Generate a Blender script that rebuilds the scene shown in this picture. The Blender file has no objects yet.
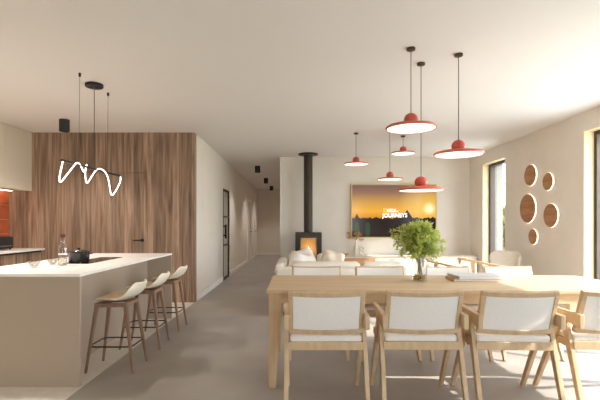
import bpy, bmesh, math, random
from mathutils import Vector, Matrix
random.seed(7)
C = bpy.context.scene.collection
PI = math.pi
H = 2.744          # ceiling height
# ------------------------------------------------------------------ helpers
def lin(c):
    return c/12.92 if c <= .04045 else ((c+.055)/1.055)**2.4
def rgb(r, g, b):
    return (lin(r/255), lin(g/255), lin(b/255), 1)

def mat(name, col, rough=.6, metal=0., spec=.5, emit=None, es=0.):
    m = bpy.data.materials.new(name); m.use_nodes = True
    b = m.node_tree.nodes['Principled BSDF']
    b.inputs['Base Color'].default_value = col
    b.inputs['Roughness'].default_value = rough
    b.inputs['Metallic'].default_value = metal
    b.inputs['Specular IOR Level'].default_value = spec
    if emit:
        b.inputs['Emission Color'].default_value = emit
        b.inputs['Emission Strength'].default_value = es
    return m

def noise_mat(name, c1, c2, scale=(1,1,1), nscale=4., detail=6., rough=.6, spec=.5, bump=0., bscale=None, lo=.3, hi=.7, rough_var=0.):
    m = mat(name, c1, rough, 0, spec); nt = m.node_tree; N = nt.nodes; L = nt.links
    b = N['Principled BSDF']
    tc = N.new('ShaderNodeTexCoord'); mp = N.new('ShaderNodeMapping'); mp.inputs['Scale'].default_value = scale
    L.new(tc.outputs['Object'], mp.inputs['Vector'])
    nz = N.new('ShaderNodeTexNoise'); nz.inputs['Scale'].default_value = nscale; nz.inputs['Detail'].default_value = detail
    L.new(mp.outputs['Vector'], nz.inputs['Vector'])
    cr = N.new('ShaderNodeValToRGB')
    cr.color_ramp.elements[0].position = lo; cr.color_ramp.elements[0].color = c1
    cr.color_ramp.elements[1].position = hi; cr.color_ramp.elements[1].color = c2
    L.new(nz.outputs['Fac'], cr.inputs['Fac']); L.new(cr.outputs['Color'], b.inputs['Base Color'])
    if rough_var:
        mr = N.new('ShaderNodeMapRange'); mr.inputs['To Min'].default_value = rough-rough_var; mr.inputs['To Max'].default_value = rough+rough_var
        L.new(nz.outputs['Fac'], mr.inputs['Value']); L.new(mr.outputs['Result'], b.inputs['Roughness'])
    if bump:
        n2 = N.new('ShaderNodeTexNoise'); n2.inputs['Scale'].default_value = bscale or nscale; n2.inputs['Detail'].default_value = 4
        L.new((tc if bscale else mp).outputs['Object' if bscale else 'Vector'], n2.inputs['Vector'])
        bp = N.new('ShaderNodeBump'); bp.inputs['Strength'].default_value = bump; bp.inputs['Distance'].default_value = .01
        L.new(n2.outputs['Fac'], bp.inputs['Height']); L.new(bp.outputs['Normal'], b.inputs['Normal'])
    return m

def walnut_planks(name, axis, width, c1, c2, c3):
    """vertical planks: a tone per plank plus long grain; axis 0 = planks counted along X, 1 = along Y"""
    m = mat(name, c1, .5, 0, .35); nt = m.node_tree; N = nt.nodes; L = nt.links; b = N['Principled BSDF']
    tc = N.new('ShaderNodeTexCoord'); sx = N.new('ShaderNodeSeparateXYZ'); L.new(tc.outputs['Object'], sx.inputs[0])
    dv = N.new('ShaderNodeMath'); dv.operation = 'DIVIDE'; dv.inputs[1].default_value = width
    L.new(sx.outputs[axis], dv.inputs[0])
    fl = N.new('ShaderNodeMath'); fl.operation = 'FLOOR'; L.new(dv.outputs[0], fl.inputs[0])
    fr = N.new('ShaderNodeMath'); fr.operation = 'FRACT'; L.new(dv.outputs[0], fr.inputs[0])
    wn = N.new('ShaderNodeTexWhiteNoise'); wn.noise_dimensions = '1D'; L.new(fl.outputs[0], wn.inputs['W'])
    # shift the grain per plank
    mp = N.new('ShaderNodeMapping'); mp.inputs['Scale'].default_value = (9, 9, .55)
    ad = N.new('ShaderNodeVectorMath'); ad.operation = 'ADD'
    sc = N.new('ShaderNodeVectorMath'); sc.operation = 'SCALE'; sc.inputs['Scale'].default_value = 7
    L.new(wn.outputs['Color'], sc.inputs[0]); L.new(tc.outputs['Object'], ad.inputs[0]); L.new(sc.outputs[0], ad.inputs[1])
    L.new(ad.outputs[0], mp.inputs['Vector'])
    nz = N.new('ShaderNodeTexNoise'); nz.inputs['Scale'].default_value = 2.2; nz.inputs['Detail'].default_value = 8; nz.inputs['Distortion'].default_value = .6
    L.new(mp.outputs[0], nz.inputs['Vector'])
    cr = N.new('ShaderNodeValToRGB'); e = cr.color_ramp.elements
    e[0].position = .28; e[0].color = c2; e[1].position = .72; e[1].color = c3
    x = e.new(.5); x.color = c1
    L.new(nz.outputs['Fac'], cr.inputs['Fac'])
    mr = N.new('ShaderNodeMapRange'); mr.inputs['To Min'].default_value = .74; mr.inputs['To Max'].default_value = 1.2
    L.new(wn.outputs['Value'], mr.inputs['Value'])
    mx = N.new('ShaderNodeVectorMath'); mx.operation = 'SCALE'
    L.new(cr.outputs['Color'], mx.inputs[0]); L.new(mr.outputs[0], mx.inputs['Scale'])
    # thin open joints between planks
    lt = N.new('ShaderNodeMath'); lt.operation = 'GREATER_THAN'; lt.inputs[1].default_value = .02; L.new(fr.outputs[0], lt.inputs[0])
    ml = N.new('ShaderNodeMapRange'); ml.inputs['To Min'].default_value = .55; L.new(lt.outputs[0], ml.inputs['Value'])
    my = N.new('ShaderNodeVectorMath'); my.operation = 'SCALE'; L.new(mx.outputs[0], my.inputs[0]); L.new(ml.outputs[0], my.inputs['Scale']); L.new(my.outputs[0], b.inputs['Base Color'])
    bp = N.new('ShaderNodeBump'); bp.inputs['Strength'].default_value = .6; bp.inputs['Distance'].default_value = .004
    L.new(lt.outputs[0], bp.inputs['Height']); L.new(bp.outputs['Normal'], b.inputs['Normal'])
    return m

def thin_glass(name, tint=(1,1,1,1), refl=.08):
    m = bpy.data.materials.new(name); m.use_nodes = True; nt = m.node_tree; N = nt.nodes; L = nt.links
    N.remove(N['Principled BSDF']); out = N['Material Output']
    tr = N.new('ShaderNodeBsdfTransparent'); tr.inputs['Color'].default_value = tint
    gl = N.new('ShaderNodeBsdfGlossy'); gl.inputs['Roughness'].default_value = .02
    lw = N.new('ShaderNodeLayerWeight'); lw.inputs['Blend'].default_value = .25
    mr = N.new('ShaderNodeMapRange'); mr.inputs['To Min'].default_value = refl*.5; mr.inputs['To Max'].default_value = min(1, refl*6)
    L.new(lw.outputs['Facing'], mr.inputs['Value'])
    mx = N.new('ShaderNodeMixShader'); L.new(mr.outputs[0], mx.inputs['Fac']); L.new(tr.outputs[0], mx.inputs[1]); L.new(gl.outputs[0], mx.inputs[2])
    L.new(mx.outputs[0], out.inputs['Surface'])
    return m

def box(bm, x0, x1, y0, y1, z0, z1):
    v = [bm.verts.new(p) for p in ((x0,y0,z0),(x1,y0,z0),(x1,y1,z0),(x0,y1,z0),(x0,y0,z1),(x1,y0,z1),(x1,y1,z1),(x0,y1,z1))]
    for f in ((0,3,2,1),(4,5,6,7),(0,1,5,4),(1,2,6,5),(2,3,7,6),(3,0,4,7)):
        bm.faces.new([v[i] for i in f])
    return bm
def hexa(bm, bottom, top):
    """prism from four bottom points and four top points (same winding, counter-clockwise seen from above)"""
    v = [bm.verts.new(p) for p in list(bottom)+list(top)]
    for f in ((0,3,2,1),(4,5,6,7),(0,1,5,4),(1,2,6,5),(2,3,7,6),(3,0,4,7)):
        bm.faces.new([v[i] for i in f])
    return bm
def bar(bm, p0, p1, w0, d0, w1=None, d1=None, wdir=(1,0,0)):
    """tapered rectangular bar; w along wdir"""
    p0, p1 = Vector(p0), Vector(p1); ax = (p1-p0).normalized()
    w = Vector(wdir); w = (w-ax*w.dot(ax)).normalized(); d = ax.cross(w)
    w1 = w0 if w1 is None else w1; d1 = d0 if d1 is None else d1
    def ring(p, a, b): return [p-w*a/2-d*b/2, p+w*a/2-d*b/2, p+w*a/2+d*b/2, p-w*a/2+d*b/2]
    return hexa(bm, ring(p0, w0, d0), ring(p1, w1, d1))
def tube(bm, pts, r, seg=10, closed=False, cap=True, radii=None):
    pts = [Vector(p) for p in pts]; n = len(pts); rings = []
    up = None
    for i, p in enumerate(pts):
        if closed: t = pts[(i+1) % n]-pts[i-1]
        else: t = pts[min(i+1, n-1)]-pts[max(i-1, 0)]
        t.normalize()
        if up is None: up = t.orthogonal().normalized()
        up = (up-t*up.dot(t)).normalized(); s = t.cross(up)
        rr = radii[i] if radii else r
        rings.append([bm.verts.new(p+(up*math.cos(2*PI*k/seg)+s*math.sin(2*PI*k/seg))*rr) for k in range(seg)])
    m = n if closed else n-1
    for i in range(m):
        a, b = rings[i], rings[(i+1) % n]
        for k in range(seg):
            bm.faces.new((a[k], a[(k+1) % seg], b[(k+1) % seg], b[k]))
    if cap and not closed:
        bm.faces.new(rings[0][::-1]); bm.faces.new(rings[-1])
    return bm
def lathe(bm, prof, seg=40, axis='Z', c=(0,0,0)):
    """prof: (radius, height) pairs; radius 0 closes"""
    rings = []
    for r, h in prof:
        if r < 1e-6: rings.append([(0, 0, h)])
        else: rings.append([(r*math.cos(2*PI*k/seg), r*math.sin(2*PI*k/seg), h) for k in range(seg)])
    def conv(p):
        if axis == 'X': p = (p[2], p[0], p[1])
        if axis == 'Y': p = (p[1], p[2], p[0])
        return (p[0]+c[0], p[1]+c[1], p[2]+c[2])
    vr = [[bm.verts.new(conv(p)) for p in r] for r in rings]
    for a, b in zip(vr[:-1], vr[1:]):
        if len(a) == 1 and len(b) == 1: continue
        for k in range(seg):
            if len(a) == 1: bm.faces.new((a[0], b[(k+1) % seg], b[k]))
            elif len(b) == 1: bm.faces.new((a[k], a[(k+1) % seg], b[0]))
            else: bm.faces.new((a[k], a[(k+1) % seg], b[(k+1) % seg], b[k]))
    return bm
def pillow_bm(w, h, t, n=16):
    bm = bmesh.new(); g = {}
    for s in (1, -1):
        for i in range(n+1):
            for j in range(n+1):
                u, v = 2*i/n-1, 2*j/n-1
                edge = i in (0, n) or j in (0, n)
                if s == -1 and edge: g[s, i, j] = g[1, i, j]; continue
                pin = 1-.07*(u*u*v*v)
                f = max(0, (1-abs(u)**3.2)*(1-abs(v)**3.2))**.6
                wr = .012*math.sin(5*u+2*v)*f+.008*math.sin(9*v-3*u)*f
                shrink = 1-.06*(1-abs(u))*(abs(v) > .99)-.06*(1-abs(v))*(abs(u) > .99)
                g[s, i, j] = bm.verts.new((u*w/2*pin*shrink, s*t/2*f+wr, v*h/2*pin*shrink))
    for s in (1, -1):
        for i in range(n):
            for j in range(n):
                q = (g[s, i, j], g[s, i+1, j], g[s, i+1, j+1], g[s, i, j+1])
                bm.faces.new(q if s == -1 else q[::-1])
    return bm

def obj(name, bm, m, parent=None, bevel=0., seg=2, smooth=False, sub=0):
    me = bpy.data.meshes.new(name)
    bmesh.ops.recalc_face_normals(bm, faces=bm.faces[:]); bm.to_mesh(me); bm.free()
    for mm in (m if isinstance(m, (list, tuple)) else [m]): me.materials.append(mm)
    o = bpy.data.objects.new(name, me); C.objects.link(o)
    if parent is not None: o.parent = parent
    if bevel:
        b = o.modifiers.new('bevel', 'BEVEL'); b.width = bevel; b.segments = seg; b.limit_method = 'ANGLE'; b.angle_limit = math.radians(40)
    if sub:
        s = o.modifiers.new('sub', 'SUBSURF'); s.levels = sub; s.render_levels = sub
    if smooth or bevel or sub:
        for p in me.polygons: p.use_smooth = True
        if bevel and not smooth:
            me.set_sharp_from_angle(angle=math.radians(60))
        elif smooth and not sub:
            me.set_sharp_from_angle(angle=math.radians(50))
    return o
def tag(o, label=None, cat=None, group=None, kind=None):
    if label: o['label'] = label
    if cat: o['category'] = cat
    if group: o['group'] = group
    if kind: o['kind'] = kind
    return o
def thing(name, label, cat, loc=(0,0,0), rz=0., group=None):
    o = bpy.data.objects.new(name, None); C.objects.link(o); o.empty_display_size = .1
    o.location = loc; o.rotation_euler = (0, 0, rz)
    return tag(o, label, cat, group)
def children(o):
    return [x for x in bpy.data.objects if x.parent == o]
def copy_tree(o, parent=None):
    kids = children(o)
    c = o.copy(); C.objects.link(c)
    if parent is not None: c.parent = parent
    for k in kids: copy_tree(k, c)
    return c
def struct(name, bm, m, parent=None, bevel=0., **k):
    o = obj(name, bm, m, parent, bevel, **k)
    if parent is None: o['kind'] = 'structure'
    return o
def B(): return bmesh.new()
def bx(*a): return box(bmesh.new(), *a)

# ------------------------------------------------------------------ materials
M_wall = noise_mat('plaster_wall', rgb(228,219,208), rgb(233,224,213), nscale=3, rough=.9, spec=.15)
M_ceil = mat('ceiling_paint', rgb(231,226,221), .9, 0, .15)
M_reveal = mat('window_lining', rgb(230,208,166), .6)  # yellow cream puts the sunlit look of the reveals into the colour
M_trim = mat('white_trim', rgb(242,238,233), .5)
M_concrete = noise_mat('polished_concrete', rgb(146,138,131), rgb(178,170,162), nscale=1.6, detail=9, rough=.42, spec=.4, lo=.2, hi=.8, rough_var=.1, bump=.03, bscale=9)
M_stone = noise_mat('kitchen_stone', rgb(220,212,200), rgb(230,223,212), nscale=14, detail=8, rough=.55, spec=.35)
M_planks = walnut_planks('walnut_planks', 0, .155, rgb(150,123,102), rgb(110,86,69), rgb(182,154,131))
M_planksY = walnut_planks('walnut_fronts', 1, .155, rgb(142,116,97), rgb(110,86,69), rgb(168,141,120))
M_dark = mat('groove_dark', rgb(40,30,24), .8)
M_taupe = mat('taupe_lacquer', rgb(216,203,184), .5)
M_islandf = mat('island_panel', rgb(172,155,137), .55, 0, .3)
M_top = noise_mat('island_stone', rgb(234,229,221), rgb(240,235,228), nscale=20, rough=.35, spec=.45)
M_tile = noise_mat('terracotta_tile', rgb(176,84,50), rgb(196,100,62), nscale=9, rough=.3)
M_oak = noise_mat('oak', rgb(194,164,128), rgb(212,186,151), scale=(14,14,1.6), nscale=1.6, detail=7, rough=.5, spec=.3)
M_oakx = noise_mat('oak_table', rgb(197,167,131), rgb(215,190,155), scale=(1.2,13,13), nscale=1.6, detail=7, rough=.45, spec=.35)
M_oakd = noise_mat('oak_disc', rgb(158,110,72), rgb(186,138,98), scale=(14,1.5,14), nscale=1.6, detail=7, rough=.6, spec=.2)
M_walleg = noise_mat('walnut_leg', rgb(128,98,78), rgb(152,120,98), scale=(16,16,2), nscale=1.6, detail=6, rough=.5, spec=.3)
M_fabric = noise_mat('white_upholstery', rgb(236,231,225), rgb(242,238,233), nscale=110, detail=2, rough=.95, spec=.1, bump=.12)
M_sofa = noise_mat('cream_sofa_fabric', rgb(228,219,206), rgb(238,230,218), nscale=60, detail=3, rough=.95, spec=.1, bump=.3)
M_pilwhite = noise_mat('linen_white', rgb(232,225,215), rgb(240,234,226), nscale=50, rough=.95, spec=.1, bump=.2)
M_pilbeige = noise_mat('linen_beige', rgb(222,209,190), rgb(230,218,200), nscale=50, rough=.95, spec=.1, bump=.2)
M_black = mat('black_metal', rgb(30,28,27), .45, .3)
M_matblack = mat('matte_black', rgb(34,32,31), .6)
M_stove = mat('stove_steel', rgb(62,53,47), .5, .4)
M_bronze = mat('bronze', rgb(92,74,58), .4, .8)
M_frame = mat('window_bronze', rgb(74,62,52), .45, .3)
M_extgrey = mat('facade_grey', rgb(124,120,115), .85)
M_red = mat('coral_lacquer', rgb(190,76,60), .35)
M_red2 = mat('terracotta_lacquer', rgb(198,102,74), .4)
M_cord = mat('cord', rgb(84,72,62), .7)
M_gold = mat('gold_frame', rgb(206,178,130), .45, .3)
M_shell = mat('stool_shell', rgb(224,212,192), .6)
M_pad = noise_mat('stool_seat', rgb(206,182,148), rgb(218,196,164), nscale=60, rough=.8, spec=.2)
M_glass = thin_glass('clear_glass', (.84,.82,.79,1), .14)
M_winglass = thin_glass('window_glass', (.98,.99,.98,1), .05)
M_pane = mat('frosted_glass', rgb(200,190,177), .3, 0, .5)  # opaque beige painted in for the brightness showing in the door glass
M_hob = mat('hob_glass', rgb(22,20,20), .12)
M_zone = mat('zone_grey', rgb(90,88,86), .4)
M_pot = mat('pot_enamel', rgb(38,36,35), .25)
M_cork = mat('cork', rgb(112,64,42), .8)
M_opal = mat('opal_lit', rgb(250,244,232), .5, emit=(1,.9,.78,1), es=.85)
M_neon = mat('neon_lit', (1,1,1,1), .5, emit=(1,.94,.86,1), es=3)
M_halo = mat('halo_led', (1,1,1,1), .5, emit=(1,.86,.68,1), es=3.2)
M_spotlit = mat('spot_lens', (1,1,1,1), .5, emit=(1,.85,.65,1), es=2)
M_under = mat('undercabinet_led', (1,1,1,1), .5, emit=(1,.85,.65,1), es=4)
M_flame = mat('flame', (1,.6,.2,1), .5, emit=(1,.8,.5,1), es=5)
M_fireb = mat('fire_lining', rgb(176,146,100), .9)
M_log = noise_mat('log_bark', rgb(80,56,38), rgb(130,96,66), nscale=18, rough=.9)
M_leaf = noise_mat('leaf', rgb(158,172,82), rgb(208,218,132), nscale=16, rough=.5, spec=.35)
_n = M_leaf.node_tree; _p = _n.nodes['Principled BSDF']; _t = _n.nodes.new('ShaderNodeBsdfTranslucent'); _m = _n.nodes.new('ShaderNodeMixShader')
_m.inputs['Fac'].default_value = .45; _t.inputs['Color'].default_value = rgb(204,214,110)
_n.links.new(_p.outputs[0], _m.inputs[1]); _n.links.new(_t.outputs[0], _m.inputs[2]); _n.links.new(_m.outputs[0], _n.nodes['Material Output'].inputs['Surface'])
M_leafd = noise_mat('hedge_leaf', rgb(84,94,34), rgb(146,138,60), nscale=6, rough=.6)
M_stem = mat('stem', rgb(142,124,70), .7)
M_dry = noise_mat('dried_flower', rgb(188,136,68), rgb(216,170,102), nscale=30, rough=.9)
M_ceramic = mat('cream_ceramic', rgb(226,218,204), .5)
M_pebble = noise_mat('pebble', rgb(150,112,56), rgb(196,156,90), nscale=40, rough=.6)
M_paper = mat('paper', rgb(232,228,220), .8)
M_bookg = mat('book_grey', rgb(206,206,206), .55)
M_bookt = mat('book_tan', rgb(188,148,110), .6)
M_white = mat('white_lacquer', rgb(232,226,216), .45)
M_draw = noise_mat('drawer_wood', rgb(196,138,88), rgb(212,158,108), scale=(1.5,12,12), nscale=1.6, rough=.5)
M_lawn = noise_mat('lawn', rgb(110,122,76), rgb(140,148,94), nscale=8, rough=.9)
M_deck = noise_mat('terrace', rgb(214,209,202), rgb(224,219,212), nscale=5, rough=.8)
M_bark = noise_mat('bark', rgb(92,76,60), rgb(124,104,84), nscale=14, rough=.9)

# ------------------------------------------------------------------ setting
XL, XK, XR, YB, YW, YE, YF = -1.656, -4.66, 3.8, 9.45, 6.944, 17.97, -4.5
b = B(); box(b, XL, XR+.42, YF, YE+.1, -.08, 0); struct('floor', b, M_concrete)
b = B(); box(b, XK-.1, XL-.001, YF, YW+.15, -.08, 0); struct('floor_kitchen', b, M_stone)
b = B(); box(b, XK-.1, XR+.42, YF-.2, YE+.2, H, H+.12); struct('ceiling', b, M_ceil)
# right wall with two tall openings
W1a, W1b, W2a, W2b, WT, WH = 2.1, 5.71, 7.856, 8.82, XR+.42, 2.5
b = B()
for (y0, y1, z0, z1) in ((YF-.2, W1a, 0, H), (W1a, W1b, WH, H), (W1b, W2a, 0, H), (W2a, W2b, WH, H), (W2b, YB+.15, 0, H)):
    box(b, XR, XR+.2, y0, y1, z0, z1)
struct('wall_right', b, M_wall)
b = B()
for (y0, y1, z0, z1) in ((YF-.2, W1a, 0, H), (W1a, W1b, WH, H), (W1b, W2a, 0, H), (W2a, W2b, WH, H), (W2b, YB+.15, 0, H)):
    box(b, XR+.201, WT, y0, y1, z0, z1)
struct('wall_right_facade', b, M_extgrey)
def window(n, y0, y1, mull):
    fx0, fx1, w = XR+.138, XR+.238, .06
    b = B()
    box(b, fx0, fx1, y0, y0+w, 0.002, WH); box(b, fx0, fx1, y1-w, y1, 0.002, WH)
    box(b, fx0, fx1, y0+w, y1-w, WH-w, WH); box(b, fx0, fx1, y0+w, y1-w, 0.002, .06)
    for m in mull: box(b, fx0, fx1, m-w*.6, m+w*.6, .06, WH-w)
    o = struct('window_%d' % n, b, M_frame, bevel=.004)
    obj('window_pane', bx(XR+.2, XR+.206, y0+w*.5, y1-w*.5, .05, WH-w*.5), M_winglass, o)
    h = B(); box(h, fx0-.03, fx0, y0+.03, y0+.05, 1.0, 1.25)
    obj('window_handle', h, M_black, o)
window(1, W1a, W1b, (3.9,)); window(2, W2a, W2b, ())
for n, (y0, y1) in ((2, (W1a, W1b)), (3, (W2a, W2b))):
    b = B(); box(b, XR+.004, XR+.137, y1-.012, y1, 0, WH); box(b, XR+.004, XR+.137, y0, y0+.012, 0, WH); box(b, XR+.004, XR+.137, y0+.012, y1-.012, WH-.012, WH)
    struct('trim_%d' % n, b, M_reveal)  # added lining that carries the painted sunlit tone
# far wall, hall walls
struct('wall_back', bx(-.374, XR, YB, YB+.12, 0, H), M_wall)
struct('wall_hall_right', bx(-.374, -.26, YB+.121, YE, 0, H), M_wall)
struct('wall_hall_end', bx(XL-.12, -.26, YE, YE+.12, 0, H), M_wall)
D1a, D1b, DH = 9.62, 10.47, 2.07
b = B()
for (y0, y1, z0, z1) in ((YW+.141, D1a, 0, H), (D1a, D1b, DH, H), (D1b, YE, 0, H)):
    box(b, XL-.12, XL, y0, y1, z0, z1)
struct('wall_hall_left', b, M_wall)
# kitchen walls
b = B(); box(b, XK-.1, XK, YF-.2, YW+.14, 0, H); struct('wall_left', b, M_wall)
# behind the camera: unseen glazed opening, added for soft frontal fill
b = B(); RA, RB = .7, 3.5
box(b, XK, RA, YF-.2, YF, 0, H); box(b, RB, XR, YF-.2, YF, 0, H); box(b, RA, RB, YF-.2, YF, 2.5, H)
struct('wall_rear', b, M_wall)
b = B()
for x in (RA, (RA+RB)/2-.02, RB-.04): box(b, x, x+.04, YF-.14, YF-.06, 0, 2.5)
o = struct('window_3', b, M_frame)
obj('window_pane', bx(RA+.04, RB-.04, YF-.11, YF-.105, 0.01, 2.49), M_winglass, o)
# walnut wall of vertical planks with a flush door
DX0, DX1, DZ, g = -3.33, -2.42, 2.09, .005
b = B()
box(b, XK, -4.07-g/2, YW, YW+.12, 0, H)
box(b, -4.07+g/2, DX0-g/2, YW, YW+.12, 0, H)
box(b, DX0+g/2, DX1-g/2, YW, YW+.12, DZ+g, H)
box(b, DX1+g/2, XL, YW, YW+.12, 0, H)
struct('wall_kitchen', b, M_planks)
struct('wall_kitchen_core', bx(XK, XL-.002, YW+.121, YW+.14, 0, H), M_dark)
o = struct('door_1', bx(DX0+g/2, DX1-g/2, YW+.001, YW+.12, .004, DZ-g/2), M_planks)
b = B(); lathe(b, [(0,0),(.026,0),(.026,.012),(0,.012)], 20, 'Y', (DX1-.075, YW-.012, 1.005))
tube(b, [(DX1-.075, YW-.012, 1.005), (DX1-.075, YW-.05, 1.005), (DX1-.085, YW-.055, 1.005), (DX1-.21, YW-.055, 1.005)], .009, 10)
obj('door_handle', b, M_black, o, smooth=True)
# baseboards
BBH, BBT = .1, .014
b = B(); box(b, XL, XL+BBT, YW+.14, D1a-.04, 0, BBH); box(b, XL, XL+BBT, D1b+.1, 14.3, 0, BBH); box(b, XL, XL+BBT, 15.3, 16.5, 0, BBH); box(b, XL, XL+BBT, 17.4, YE-BBT, 0, BBH)
struct('baseboard_hall_left', b, M_trim)
struct('baseboard_hall_end', bx(XL+BBT, -.38, YE-BBT, YE, 0, BBH), M_trim)
struct('baseboard_back', bx(-.36, XR-.02, YB-BBT, YB, 0, BBH), M_trim)
struct('baseboard_right', bx(XR-BBT, XR, W1b+.01, W2a-.01, 0, BBH), M_trim)
# hall doors: steel framed glass door, then two pale doors
b = B(); fw = .05
xa, xb = XL-.045, XL+.008
box(b, xa, xb, D1a, D1a+fw, .002, DH); box(b, xa, xb, D1b-fw, D1b, .002, DH); box(b, xa, xb, D1a+fw, D1b-fw, DH-fw, DH); box(b, xa, xb, D1a+fw, D1b-fw, .002, .05)
for z in (.79, 1.44): box(b, xa+.01, xb-.005, D1a+fw, D1b-fw, z-.018, z+.018)
o = struct('door_2', b, M_black)
obj('door_glass', bx(XL-.03, XL-.022, D1a+fw, D1b-fw, .05, DH-fw), M_pane, o)
b = B(); box(b, xb+.03, xb+.065, D1a+.01, D1a+.085, .95, 1.26); box(b, xb, xb+.03, D1a+.04, D1a+.06, 1.0, 1.03); box(b, xb, xb+.03, D1a+.04, D1a+.06, 1.2, 1.23)
obj('door_handle', b, M_black, o)
struct('trim_1', bx(XL, XL+.02, D1b+.005, D1b+.085, 0, 2.1), M_trim)
struct('wall_hall_closet', bx(XL-.121, XL-.06, D1a-.1, D1b+.1, 0, DH+.1), M_wall)
for n, (y0, y1, hy) in ((3, (14.35, 15.25, 15.12)), (4, (16.55, 17.35, 16.65))):
    b = B(); box(b, XL, XL+.03, y0-.07, y0, 0, 2.13); box(b, XL, XL+.03, y1, y1+.07, 0, 2.13); box(b, XL, XL+.03, y0, y1, 2.06, 2.13)
    o = struct('door_%d' % n, b, M_trim)
    obj('door_leaf', bx(XL, XL+.018, y0+.004, y1-.004, .005, 2.056), M_wall, o)
    b = B(); tube(b, [(XL+.018, hy, 1.02), (XL+.06, hy, 1.02), (XL+.065, hy, 1.02), (XL+.065, hy-.12 if n == 3 else hy+.12, 1.02)], .011, 8)
    obj('door_handle', b, M_black, o, smooth=True)
# outdoors
struct('ground', bx(-14, 34, -34, 40, -.2, -.1), M_lawn)
b = B(); box(b, XR+.43, 9.5, -16, 14, -.1, -.02); box(b, -14, XR+.429, -16, YF-.21, -.1, -.02)
struct('terrace', b, M_deck)  # unseen; kept pale and extended to the rear to bounce light onto the ceiling
def tree(name, label, loc, h, r, n, seed, cat='tree'):
    rnd = random.Random(seed)
    t = thing(name, label, cat, loc)
    b = B(); tube(b, [(0,0,-.05),(.03,.02,h*.3),(-.02,.03,h*.6),(.02,0,h*.8)], .1, 8, radii=[.1,.085,.06,.03])
    for k in range(6):
        a = k*1.1; z = h*(.3+.07*k)
        tube(b, [(0,0,z),(math.cos(a)*r*.4, math.sin(a)*r*.4, z+.3),(math.cos(a)*r*.75, math.sin(a)*r*.75, z+.7)], .03, 6, radii=[.04,.025,.01])
    obj('trunk', b, M_bark, t, smooth=True)
    b = B()
    for k in range(n):
        u = Vector((rnd.gauss(0,1), rnd.gauss(0,1), rnd.gauss(0,1))).normalized()*(.45+.55*rnd.random())
        c = Vector((u.x*r, u.y*r, h*.62+u.z*h*.42))
        d = Vector((rnd.gauss(0,1), rnd.gauss(0,1), rnd.gauss(0,1))).normalized(); e = d.orthogonal().normalized(); s = .1+.09*rnd.random()
        nrm = d.cross(e)
        p = [c-d*s, c+e*s*.5+nrm*s*.2, c+d*s, c-e*s*.5+nrm*s*.2]
        v = [b.verts.new(q) for q in p]; b.faces.new((v[0], v[1], v[2])); b.faces.new((v[0], v[2], v[3]))
    obj('crown', b, M_leafd, t)
tree('garden_tree', 'yellow-green bush in the garden seen through the far narrow window', (8.98, 18.8, -.1), 2.15, .9, 1800, 3, 'bush')

# ------------------------------------------------------------------ kitchen
# island
IX0, IX1, IY0, IY1, IH = -2.71, -1.675, 3.318, 5.77, .872
t = thing('kitchen_island', 'cream stone kitchen island with waterfall ends and white worktop', 'kitchen island', (IX0, IY0, 0))
w, d, th = IX1-IX0, IY1-IY0, .022
obj('worktop', bx(0, w, 0, d, IH-th, IH), M_top, t, bevel=.002)
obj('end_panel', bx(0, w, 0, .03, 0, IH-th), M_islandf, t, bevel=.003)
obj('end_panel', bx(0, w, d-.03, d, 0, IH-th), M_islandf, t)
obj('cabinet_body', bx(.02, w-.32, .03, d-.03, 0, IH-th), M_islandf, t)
t = thing('induction_hob', 'flat black glass hob set in the white island worktop', 'hob', (-2.28, 4.18, IH))
obj('glass_top', bx(0, .25, 0, .82, 0, .005), M_hob, t, bevel=.002)
for y in (.2, .6): obj('cooking_zone', lathe(B(), [(.085,.0053),(.09,.0056),(.095,.0053)], 32, 'Z', (.125, y, 0)), M_zone, t)
t = thing('cooking_pot', 'black lidded cooking pot on the island hob', 'pot', (-2.175, 4.29, IH+.005))
obj('body', lathe(B(), [(0,0),(.088,0),(.097,.01),(.099,.125),(.102,.128),(.102,.132),(.094,.132)], 40), M_pot, t, smooth=True)
l = obj('lid', lathe(B(), [(.098,.133),(.1,.136),(.07,.148),(.02,.154),(0,.155)], 40), M_pot, t, smooth=True)
t.scale = (.97, .97, .82)
obj('knob', lathe(B(), [(.008,.15),(.008,.165),(.02,.17),(.02,.178),(0,.18)], 20), M_pot, l, smooth=True)
for s in (-1, 1):
    b = B(); tube(b, [(s*.097, -.03, .105), (s*.125, -.028, .108), (s*.13, 0, .109), (s*.125, .028, .108), (s*.097, .03, .105)], .006, 8)
    obj('handle', b, M_pot, t, smooth=True)
t = thing('glass_bottle', 'clear glass water bottle with dark stopper beside the pot', 'bottle', (-2.245, 4.12, IH))
bo = [(0,.002),(.036,.002),(.038,.01),(.038,.165),(.034,.185),(.02,.205),(.018,.215),(.018,.255),(.021,.258),(.021,.264)]
t.location = (-2.19, 4.02, IH)
obj('body', lathe(B(), bo, 32), M_glass, t, smooth=True)
obj('water', lathe(B(), [(0,.006),(.035,.006),(.036,.02),(.036,.085),(0,.085)], 32), thin_glass('water', (.9,.88,.86,1), .08), t, smooth=True)
obj('band', lathe(B(), [(.0385,.1),(.0388,.101),(.0388,.112),(.0385,.113)], 32), M_paper, t, smooth=True)
obj('stopper', lathe(B(), [(0,.25),(.017,.25),(.017,.2655),(.0225,.266),(.0225,.289),(.0215,.291),(0,.291)], 24), M_cork, t, smooth=True)
gp = [(0,.004),(.018,.002),(.021,.004),(.03,.02),(.046,.045),(.05,.062),(.0485,.062),(.044,.046),(.028,.023),(0,.01)]
t = thing('glass_cup', 'clear glass cup on the island, farther from the bottle', 'glass', (-2.31, 3.78, IH), group='glass cups on the island')
obj('cup', lathe(B(), gp, 32), M_glass, t, smooth=True)
t2 = copy_tree(t); t2.location = (-2.29, 4.03, IH); t2['label'] = 'clear glass cup on the island, right next to the bottle'
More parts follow.
